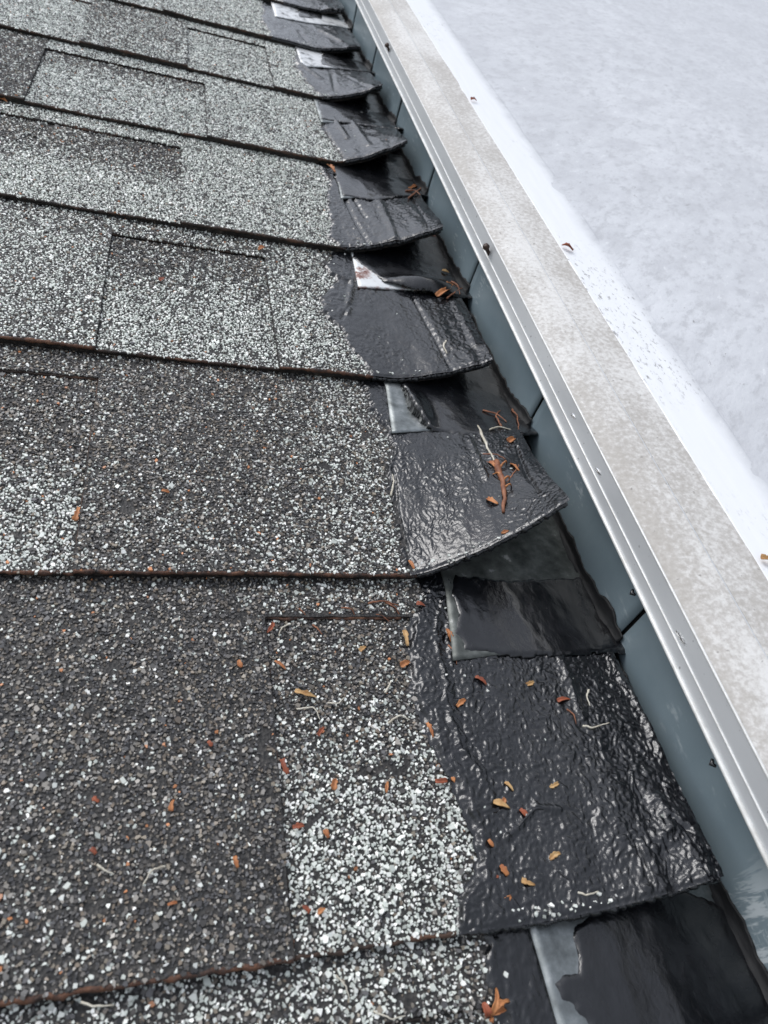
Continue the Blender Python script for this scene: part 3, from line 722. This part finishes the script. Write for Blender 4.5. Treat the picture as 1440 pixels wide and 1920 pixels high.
# ------------------------------------------------------------------ curb and edge metal
YA, YB = -.75, 2.3
cw = mesh('curb_wall', *slab(np.array([[[.0021, YA, .0545], [.0021, YB, .0545]], [[.028, YA, .0545], [.028, YB, .0545]]]),
                             np.array([[[.0021, YA, -.0172], [.0021, YB, -.0172]], [[.028, YA, -.0172], [.028, YB, -.0172]]])), 'bitumen', org=(.015, 0, -.012), smooth=False)
meta(cw, 'low black curb behind the blue grey flashing legs', 'curb')
em = thing('edge_metal', (-.008, 0, .040), 'long grey metal edge trim with bright ridges between shingles and white roof', 'metal trim')
def extrude(name, prof, material, wob=.0, closed=True, ny=160, seed=0, sub=True):
    prof = np.array(prof, float); y = np.linspace(YA, YB, ny)
    k = len(prof); V = np.zeros((ny, k, 3)); V[:, :, 0] = prof[None, :, 0]; V[:, :, 2] = prof[None, :, 1]; V[:, :, 1] = y[:, None]
    V[:, :, 0] += wob * fbm(y * 6, 0 * y, 70 + seed, 3)[:, None]; V[:, :, 2] += wob * fbm(y * 7, 0 * y, 80 + seed, 3)[:, None]
    F = []
    for i in range(ny - 1):
        for j in range(k if closed else k - 1):
            F.append((i * k + j, (i + 1) * k + j, (i + 1) * k + (j + 1) % k, i * k + (j + 1) % k))
    if closed: F += [tuple(range(k)), tuple(range((ny - 1) * k, ny * k))[::-1]]
    return mesh(name, V.reshape(-1, 3), F, material, em, smooth=False)
def bead(cx, cz, r, k=10): return [(cx + r * math.cos(t), cz + r * math.sin(t)) for t in [-2 * math.pi * i / k for i in range(k)]]
lipo = extrude('drip_lip', bead(-.0125, .0398, .00095), 'edge', .00025)
lipo.data.polygons.foreach_set('use_smooth', np.ones(len(lipo.data.polygons), bool))
extrude('fascia', [(-.0121, .0405), (-.0119, .0460), (-.0116, .0555), (-.0104, .0555), (-.0108, .0460), (-.0111, .0405)], 'fascia', .00015)
for nm, cx, cz, r in (('rib', -.0121, .0464, .00042), ('rib', -.0116, .0560, .00050)):
    o = extrude(nm, bead(cx, cz, r, 8), 'edge', .00012); o.data.polygons.foreach_set('use_smooth', np.ones(len(o.data.polygons), bool))
top = [(-.0113, .0563), (-.008, .0574), (-.003, .0589), (.003, .0603), (.008, .06125), (.0098, .0615)]
extrude('top_flange', top + [(x, z - .0011) for x, z in top[::-1]], 'flange', .00012)
extrude('seam_groove', [(.0098, .0613), (.0098, .0607), (.0106, .0607), (.0106, .0614)], 'fascia', .00012)
fl = [(.0106, .0617), (.020, .0628), (.0302, .0639)]
extrude('back_flange', fl + [(x, z - .0011) for x, z in fl[::-1]], 'flange', .00012, seed=0)
extrude('rusty_edge', [(.0302, .0638), (.0310, .0636), (.0312, .0626), (.0302, .0626)], 'rustline', .00025)

# ------------------------------------------------------------------ white flat roof
xs = np.concatenate([np.linspace(.028, .3, 60), np.linspace(.31, 3.6, 60)]); ys = np.linspace(-1.2, 4.5, 240)
X, Y = np.meshgrid(xs, ys, indexing='ij')
Zt = .0625 + .0006 * fbm(X * 18, Y * 18, 5, 3) * sstep(.03, .08, X) + .004 * fbm(X * 2.2, Y * 2.2, 6, 2) * sstep(.03, .25, X) + .001 * sstep(.03, .06, X)
top_ = np.stack([X, Y, Zt], -1); bot = np.stack([X, Y, X * 0 - .01], -1)
fr = mesh('flat_roof', *slab(top_, bot), 'membrane'); meta(fr, 'white coated roof surface beyond the metal edge trim', 'roof', kind='structure')
xs = np.linspace(.0300, .0740, 30); ys = np.linspace(-1.2, 4.5, 520); X, Y = np.meshgrid(xs, ys, indexing='ij')
wob = .0018 * fbm(Y * 14, 0 * Y, 19, 3); u = (X - .03) / .044
Zs = .0632 + .0006 * (1 - u ** 3) + .0004 * u + .0002 * fbm(X * 150, Y * 90, 21, 3) - .004 * sstep(.86, 1, u)
mesh('coating_strip', *slab(np.stack([X + wob * u, Y, Zs], -1), np.stack([X + wob * u, Y, Zs * 0 + .058], -1)), 'strip', fr)

# ------------------------------------------------------------------ ground far below
g = bpy.data.objects.new('ground', bpy.data.meshes.new('ground'))
g.data.from_pydata([(-900, -900, 0), (900, -900, 0), (900, 900, 0), (-900, 900, 0)], [], [(0, 1, 2, 3)])
g.data.materials.append(MAT['ground']); COL.objects.link(g); g['kind'] = 'structure'

# ------------------------------------------------------------------ debris and small things
def top_of(code, dz=.0010):
    k, n = code; base = surf(n) if k == 's' else fsurf(n)
    if k == 's':
        return lambda x, y, d=0.0: base(x, y, dz + d + layer(n, np.asarray(x, float), (np.asarray(y, float) - n * E_) / E_))
    return lambda x, y, d=0.0: base(x, y, dz + d)
def px_scale(P): return float((np.asarray(P) - CAM) @ RC[2]) / FPX
def leaf_mesh(A, B, width, curl, up, seed, kx=8, ky=4):
    r = random.Random(seed); A = np.asarray(A); B = np.asarray(B); d = B - A; L = np.linalg.norm(d); d = d / L
    nrm = np.array([r.uniform(-.25, .25), r.uniform(-.25, .25), 1.0]); sd_ = np.cross(nrm, d); sd_ /= np.linalg.norm(sd_); nrm = np.cross(d, sd_)
    V = []; bend = r.uniform(-.35, .35); e0 = r.uniform(.03, .3); e1 = r.uniform(.0, .3); pw = r.uniform(.5, 1.2); sk = r.uniform(0, .8)
    for i in range(kx + 1):
        t = i / kx; wd = .72 * width * (math.sin(math.pi * min(1, e0 + t * (1 - e0 - e1))) ** pw) * (1 + .38 * r.uniform(-1, 1)) * (1.2 - sk * t)
        for j in range(ky + 1):
            q = j / ky * 2 - 1
            V.append(A + d * L * t + sd_ * (q * wd / 2 + bend * L * t * (1 - t)) + nrm * (up * math.sin(math.pi * t * .9 + .3) * L + curl * q * q * wd + .0004))
    return np.array(V), grid_faces(kx + 1, ky + 1)
def leaf(code, x1, y1, x2, y2, wpx, material, label, cat='leaf fragment', name='leaf_fragment', curl=.35, up=.10, parent=None, seed=None):
    S = top_of(code); a = S(*inv(x1, y1, S)); b = S(*inv(x2, y2, S)); sd0 = seed if seed is not None else int(x1 * 7 + y1)
    V, F = leaf_mesh(a, b, wpx * px_scale(a), curl, up, sd0)
    o = mesh(name, V, F, material, parent, org=tuple(a))
    sm = o.modifiers.new('thickness', 'SOLIDIFY'); sm.thickness = .00025
    if parent is None: meta(o, label, cat)
    return o
def strand(code, pts, wpx, material, label, cat='rootlet', name='rootlet', rise=.0006, parent=None, taper=True, knob=0):
    S = top_of(code, .0009); P = np.array([S(*inv(px, py, S)) for px, py in pts]); n = 18
    t = np.linspace(0, 1, len(P)); tt = np.linspace(0, 1, n)
    Q = np.stack([np.interp(tt, t, P[:, k]) for k in range(3)], -1)
    for _ in range(3): Q[1:-1] = (Q[:-2] + 2 * Q[1:-1] + Q[2:]) / 4
    sd0 = int(pts[0][0] * 3 + pts[0][1]); L = np.linalg.norm(P[-1] - P[0]) + .004
    Q[:, 0] += .025 * L * fbm(tt * 4, 0 * tt, sd0, 2); Q[:, 1] += .025 * L * fbm(tt * 4, 0 * tt + 9, sd0, 2)
    Q[:, 2] += rise * np.sin(np.pi * tt) + .0002
    rad = wpx * px_scale(P[0]) / 2 * (1 + .25 * fbm(tt * 9, 0 * tt, sd0 + 1, 2)) * ((1 - .55 * tt) if taper else 1)
    if knob: rad[-3:] *= np.array([1.4, knob, knob * .7])
    V, F = tube(Q, rad, 6); o = mesh(name, V, F, material, parent, org=tuple(P[0]))
    if parent is None: meta(o, label, cat)
    return o
O, TN, RD, TW, RT = 'orange_leaf', 'tan_leaf', 'red_leaf', 'brown_twig', 'pale_root'
s0, sm1, sm2, s1, s2, s3, s4 = ('s', 0), ('s', -1), ('s', -2), ('s', 1), ('s', 2), ('s', 3), ('s', 4)
f0, f1, f2, f3 = ('f', 0), ('f', 1), ('f', 2), ('f', 3)
LEAVES = [
 (sm1, 552, 1297, 594, 1308, 15, TN, 'largest tan leaf fragment on grey granules left of the tar, club shaped'),
 (sm1, 856, 1326, 872, 1312, 12, O, 'small orange leaf fragment on upper left of the nearest tarred shingle'),
 (sm1, 1044, 1316, 1069, 1312, 10, RD, 'red brown leaf fragment on the tar below the chipped flashing'),
 (sm1, 986, 1285, 1000, 1278, 11, TN, 'small tan leaf fragment just below the edge of the chipped flashing'),
 (sm1, 890, 1270, 912, 1285, 8, RD, 'dark red sliver on tar under the pale chipped flashing corner'),
 (sm1, 945, 1468, 962, 1484, 12, TN, 'pale tan husk at the centre of the nearest tarred shingle'),
 (sm1, 1030, 1477, 1047, 1468, 9, TN, 'pale husk right of the centre of the nearest tarred shingle'),
 (sm1, 924, 1506, 956, 1516, 15, TN, 'wide tan leaf fragment with a notched end on the nearest tarred shingle'),
 (sm1, 946, 1497, 938, 1508, 9, O, 'small orange flake tucked against the wide notched tan fragment'),
 (sm1, 974, 1518, 986, 1530, 13, RD, 'curled dark red fragment where a black root starts on the tar'),
 (sm1, 1030, 1612, 1050, 1600, 16, TN, 'folded yellow tan leaf fragment low on the nearest tarred shingle'),
 (sm1, 938, 1622, 952, 1642, 12, O, 'upright orange leaf fragment low on the nearest tarred shingle'),
 (sm1, 977, 1652, 1003, 1660, 11, TN, 'oblong yellow tan scale near the lower edge of the tar'),
 (sm1, 922, 1640, 936, 1645, 7, RD, 'tiny red flake left of the upright orange fragment'),
 (sm1, 915, 1575, 925, 1588, 10, O, 'rusty flake near the left margin of the nearest tar'),
 (sm1, 888, 1530, 900, 1545, 12, RD, 'rusty fragment stuck in a trowel groove of the nearest tar'),
 (sm1, 757, 1183, 764, 1212, 12, TN, 'long tan bud scale against the top left margin of the tar'),
 (sm1, 750, 1250, 768, 1241, 11, O, 'oval orange leaf fragment against the left margin of the tar'),
 (sm1, 674, 1222, 686, 1213, 9, TN, 'yellow tan flake on grey granules below the brown ledge'),
 (sm1, 836, 1180, 846, 1205, 14, O, 'pinkish orange fragment wedged beside the left edge of the chipped flashing'),
 (sm1, 800, 1356, 812, 1384, 9, O, 'slim orange fragment across a trowel groove at the tar margin'),
 (sm1, 800, 1248, 810, 1260, 7, TN, 'tiny tan sliver on tar left of the chipped flashing'),
 (sm1, 595, 1380, 607, 1364, 9, RD, 'red flake on granules right of the tab joint'),
 (sm1, 529, 1424, 540, 1452, 12, RD, 'curled red brown leaf caught in the tab joint'),
 (sm1, 624, 1482, 630, 1460, 12, O, 'orange leaf fragment on pale granules right of the tab joint'),
 (sm1, 724, 1488, 727, 1466, 6, O, 'thin upright orange sliver on granules between joint and tar'),
 (sm1, 815, 1466, 838, 1463, 10, RD, 'red flake lying on granules at the tar margin'),
 (sm1, 846, 1458, 852, 1468, 9, O, 'orange flake beside the red one at the tar margin'),
 (sm1, 548, 1553, 570, 1548, 11, RD, 'rust red fragment at the top of the pale granule patch'),
 (sm1, 608, 1556, 616, 1572, 11, O, 'squarish orange flake on the pale granule patch'),
 (sm1, 321, 1522, 326, 1500, 9, O, 'orange fragment in the middle of the large dark tab'),
 (sm1, 174, 1496, 186, 1504, 10, RD, 'red flake on the left part of the large dark tab'),
 (sm1, 170, 1592, 180, 1602, 9, RD, 'small rust flake low on the left of the large dark tab'),
 (sm1, 440, 1606, 446, 1628, 8, O, 'orange sliver near the right side of the large dark tab'),
 (sm1, 314, 1698, 332, 1693, 6, O, 'thin orange sliver low on the large dark tab'),
 (sm1, 390, 1390, 398, 1400, 8, RD, 'tiny red flake high on the large dark tab'),
 (sm1, 566, 1700, 580, 1712, 10, RD, 'rust red fragment at the lower end of the tab joint'),
 (sm1, 596, 1716, 610, 1704, 9, O, 'curved orange fragment right of the lower joint end'),
 (sm1, 500, 1188, 512, 1168, 9, RD, 'rusty fragment below the left corner of the brown ledge'),
 (sm1, 780, 1134, 798, 1138, 11, RD, 'bright red flake beneath the ledge where the tar begins'),
 (sm1, 448, 1238, 453, 1252, 10, O, 'small orange flake left of the brown ledge corner'),
 (sm1, 515, 1240, 536, 1256, 7, O, 'slim orange sliver below the brown ledge corner'),
 (sm1, 910, 1214, 918, 1226, 9, TN, 'tan seed on the lower edge of the chipped flashing'),
 (s0, 140, 978, 148, 952, 11, O, 'orange leaf fragment standing in the left tab joint'),
 (s0, 303, 920, 318, 924, 7, O, 'small orange sliver in the middle of the wide grey tab'),
 (s0, 940, 1000, 954, 995, 9, O, 'orange flake near the raised edge of the sharply lifted shingle'),
 (s0, 916, 868, 932, 880, 10, O, 'orange scale left of the red twig'),
 (s0, 956, 872, 972, 884, 9, O, 'orange scale right of the red twig'),
 (s0, 914, 936, 934, 946, 12, O, 'orange flake at the lower left of the red twig'),
 (s0, 952, 830, 964, 822, 12, O, 'orange scale above the red twig by the flashing edge'),
 (s0, 766, 1052, 776, 1068, 9, O, 'orange flake at the lower left corner of the sharply lifted tar'),
 (f2, 818, 558, 846, 542, 13, O, 'larger orange leaf below the lifted black flap'),
 (f2, 838, 546, 848, 534, 12, O, 'round orange leaf touching the larger one below the black flap'),
 (f2, 828, 508, 842, 512, 9, TN, 'tan flake on the lifted black flap'),
 (s1, 300, 528, 308, 522, 9, RD, 'small red flake on the recessed grey tab'),
 (s1, 484, 470, 496, 464, 9, O, 'orange flake at the right end of a dark ledge'),
 (f3, 616, 312, 628, 324, 11, O, 'pink orange flake at the left end of the all black flashing'),
 (s2, 766, 356, 782, 350, 9, O, 'orange scrap near the curb beside the all black flashing'),
 (s2, 0, 186, 14, 192, 12, O, 'orange flake at the left edge of the picture high on the roof'),
 (sm2, 905, 1905, 960, 1862, 0, O, None),
]
for L in LEAVES:
    if L[5]: leaf(*L)
STRANDS = [
 (sm1, [(1092, 1362), (1112, 1366), (1142, 1355)], 5, RT, 'pale wavy rootlet on tar below the chipped flashing'),
 (sm1, [(1104, 1294), (1098, 1308), (1106, 1324)], 4.5, RT, 'short pale hooked rootlet right of the red fragment on tar'),
 (sm1, [(1080, 1672), (1098, 1680), (1122, 1672)], 5, RT, 'pale curved rootlet low on the nearest tar'),
 (sm1, [(890, 1488), (874, 1500), (882, 1522)], 4, RT, 'thin curved rootlet at the left margin of the nearest tar'),
 (sm1, [(1045, 1520), (1000, 1514), (975, 1548), (945, 1572)], 7, 'tar', 'tar covered black root lying across the nearest tarred shingle'),
 (sm1, [(1038, 1628), (1062, 1648), (1082, 1662)], 5, 'tar', 'short black rootlet below the folded tan fragment'),
 (sm1, [(310, 1625), (285, 1632), (268, 1660)], 4.5, RT, 'pale hooked rootlet in the middle of the large dark tab'),
 (sm1, [(182, 1622), (198, 1634), (214, 1640)], 5, RT, 'short pale rootlet on the left of the large dark tab'),
 (sm1, [(152, 1880), (180, 1888), (215, 1884)], 5, RT, 'pale rootlet along the brown edge of the large dark tab'),
 (sm1, [(545, 1170), (528, 1178), (522, 1192)], 4, RT, 'pale curled rootlet below the left end of the brown ledge'),
 (sm1, [(556, 1330), (590, 1328), (600, 1350)], 4, RT, 'curved rootlet below the club shaped leaf'),
 (sm1, [(614, 1318), (632, 1322), (646, 1308)], 4, RT, 'small bowed rootlet right of the club shaped leaf'),
 (sm1, [(722, 1300), (730, 1284), (733, 1278)], 5, RT, 'short pale straight rootlet left of the tar margin'),
 (sm1, [(728, 1356), (748, 1342), (768, 1350)], 5, RT, 'arched pale rootlet ending at the tar margin'),
 (sm1, [(560, 1142), (574, 1156)], 4, TW, 'short brown fibre just below the brown ledge'),
 (sm1, [(690, 1132), (716, 1128), (748, 1136)], 4, TW, 'brown fibre lying on the right part of the brown ledge'),
 (sm1, [(722, 1130), (740, 1140), (752, 1152)], 4, TW, 'brown fibre hanging over the right part of the brown ledge'),
 (sm1, [(586, 1172), (604, 1190)], 4, TW, 'straight brown fibre below the middle of the brown ledge'),
 (s0, [(733, 930), (738, 905), (735, 890)], 4.5, RT, 'pale bent rootlet on the left edge of the sharply lifted tar'),
 (s0, [(895, 800), (912, 838), (928, 868)], 6, RT, 'thin grey stem leading up from the red twig'),
 (f1, [(918, 806), (935, 802), (958, 806)], 4, RT, 'pale forked stem on the flashing above the red twig'),
 (f1, [(940, 800), (928, 780), (938, 770)], 4, TW, 'brown hooked stem on the flashing above the red twig'),
 (sm2, [(700, 1895), (730, 1912), (760, 1905)], 4, RT, 'pale rootlet on the lowest strip of granules'),
 (sm2, [(630, 1828), (648, 1850), (655, 1875)], 4, RT, 'thin pale rootlet hanging below the brown lower edge'),
 (s1, [(836, 640), (830, 650), (838, 664)], 5, RT, 'tan twisted rootlet on the blunt tarred shingle'),
]
NEEDLES = [(f3, (766, 372), (792, 352), 'needle caught at the curb on the all black flashing, upper one'), (f3, (760, 358), (788, 366), 'needle caught at the curb on the all black flashing, lower one'),
 (f2, (838, 560), (866, 540), 'brown needle beside the larger orange leaf below the black flap'), (f2, (846, 528), (862, 552), 'brown needle behind the round orange leaf below the black flap'),
 (f1, (905, 770), (950, 792), 'long brown needle lying on the film above the red twig'), (f1, (960, 768), (972, 806), 'brown needle close to the curb above the red twig'),
 (s0, (905, 852), (948, 862), 'brown needle crossing the top of the red twig'), (s0, (950, 905), (972, 872), 'brown needle right of the red twig'),
 (sm1, (1062, 1330), (1080, 1360), 'brown needle on the smeared ridge of the nearest tar'), (sm1, (840, 1210), (856, 1246), 'brown needle beside the chipped flashing corner'),
 (sm1, (690, 1150), (730, 1166), 'brown needle below the right part of the brown ledge'), (sm1, (640, 1140), (668, 1152), 'brown needle below the middle part of the brown ledge')]
for c, p0_, p1_, lb in NEEDLES: strand(c, [p0_, ((p0_[0] + p1_[0]) / 2 + 4, (p0_[1] + p1_[1]) / 2 - 3), p1_], 3.6, TW, lb, cat='needle', name='needle')
for c, p, wd, mt, lb in STRANDS: strand(c, p, wd, mt, lb)
# the red twig: a broken stick with frayed bark
S = top_of(s0); q = S(*inv(940, 905, S)); tw = thing('twig', tuple(q), 'broken red brown twig lying on the sharply lifted tarred shingle', 'twig')
strand(s0, [(930, 866), (936, 900), (944, 930), (944, 962)], 13, TW, None, name='stick', parent=tw, rise=.002)
for i, (a, b) in enumerate((((934, 880), (950, 868)), ((937, 900), (924, 890)), ((941, 920), (958, 912)), ((939, 905), (955, 898)))):
    strand(s0, [a, ((a[0] + b[0]) / 2, (a[1] + b[1]) / 2), b], 5, O, None, name='bark_strip', parent=tw, rise=.003)
# bud cluster at the bottom edge of the picture
S = top_of(sm2); q = S(*inv(922, 1890, S)); bc = thing('bud_cluster', tuple(q), 'large orange bud husk with pointed scales at the bottom of the picture', 'bud husk')
for i, (a, b, c, d) in enumerate(((915, 1905, 930, 1852), (918, 1902, 955, 1876), (915, 1905, 948, 1890), (912, 1906, 905, 1878), (918, 1908, 925, 1918))):
    leaf(sm2, a, b, c, d, 14, O if i != 3 else RD, None, name='bud_scale', up=.35, parent=bc, seed=i)
S = top_of(sm1); q = S(*inv(938, 1690, S)); yc = thing('seed_stem', tuple(q), 'small forked stem with tan seeds near the lower edge of the tar', 'stem')
strand(sm1, [(920, 1692), (936, 1702), (958, 1682)], 5, TN, None, name='stalk', parent=yc)
leaf(sm1, 934, 1700, 938, 1716, 10, O, None, name='seed', parent=yc); leaf(sm1, 942, 1690, 958, 1680, 9, O, None, name='seed', parent=yc)
# leaf scraps on the metal trim and the white roof
def flat_leaf(P, ang, L, wd, material, label):
    P = np.array(P); d = np.array([math.cos(ang), math.sin(ang), 0]) * L
    V, F = leaf_mesh(P, P + d, wd, .4, .2, int(L * 1e5)); o = mesh('leaf_fragment', V, F, material, org=tuple(P))
    o.modifiers.new('thickness', 'SOLIDIFY').thickness = .0003; meta(o, label, 'leaf fragment')
def on_z(px, py, z):
    d = RC.T @ np.array([(px - 720) / FPX, (py - 960) / FPX, 1.0]); return CAM + d * (z - CAM[2]) / d[2]
def on_x(px, py, x):
    d = RC.T @ np.array([(px - 720) / FPX, (py - 960) / FPX, 1.0]); return CAM + d * (x - CAM[0]) / d[0]
flat_leaf(on_z(1052, 462, .0645), -.5, .008, .0035, RD, 'brown leaf scrap on the white strip touching the metal trim')
flat_leaf(on_z(1424, 1048, .0645), -.3, .006, .003, TN, 'tan scrap at the far right edge of the picture on the white strip')
flat_leaf(on_z(882, 188, .0645), .3, .006, .003, RD, 'tiny brown scrap on the white strip far up the trim')
# fasteners in the trim
def screw(p0, p1, label):
    p0, p1 = np.array(p0), np.array(p1); d = p1 - p0; L = np.linalg.norm(d)
    th = thing('screw', tuple(p0), label, 'screw')
    t = np.linspace(-.25, .62, 14); V, F = tube(p0 + d * t[:, None], .0010 + .00022 * (np.arange(14) % 2), 8); mesh('shank', V, F, 'rusty_screw', th)
    t = np.array([.52, .56, .74, .95, 1.0]); V, F = tube(p0 + d * t[:, None], np.array([.0012, .0021, .0023, .0019, .0010]), 6); mesh('head', V, F, 'rusty_screw', th)
a = on_x(916, 474, -.0122); screw(a, a + np.array([-.0046, -.0006, .0052]), 'rusty brown screw standing out of the metal trim beside the lifted black flap')
a = on_x(729, 94, -.0122); screw(a, a + np.array([-.0040, -.0006, .0050]), 'rusty brown screw far up the metal trim near the top of the picture')
# water drops on the rib
def drop(px, py, L, label):
    c = on_x(px, py, -.0121); k, mq = 14, 8; V = []; F = []
    for i in range(mq + 1):
        f = math.pi / 2 * i / mq
        for j in range(k):
            a = 2 * math.pi * j / k; r = math.cos(f) if i < mq else .001
            V.append((c[0] + .0003 - .0006 * math.sin(f), c[1] + L * r * math.cos(a), c[2] + .0010 * r * math.sin(a) - .0006 * math.cos(a)))
    for i in range(mq):
        for j in range(k): F.append((i * k + j, i * k + (j + 1) % k, (i + 1) * k + (j + 1) % k, (i + 1) * k + j))
    F.append(tuple(range(k))[::-1]); F.append(tuple(range(mq * k, (mq + 1) * k)))
    o = mesh('water_drop', V, F, 'water', org=tuple(c)); meta(o, label, 'water drop')
drop(1074, 780, .0026, 'upper clear water drop on the rib of the metal trim')
drop(1121, 884, .0030, 'middle clear water drop on the rib of the metal trim')
drop(1276, 1196, .0040, 'lowest and longest clear water drop on the rib of the metal trim')
# tar dabs under the lip
for i, (px, py) in enumerate(((1188, 1112), (1338, 1432))):
    c = on_x(px, py, -.0120); V, F = tube([c + np.array([0, -.0012, .0005]), c + np.array([-.0006, 0, -.0004]), c + np.array([0, .0016, .0006])], [.0006, .0011, .0005], 7)
    mesh('tar_dab', V, F, 'tar', em)
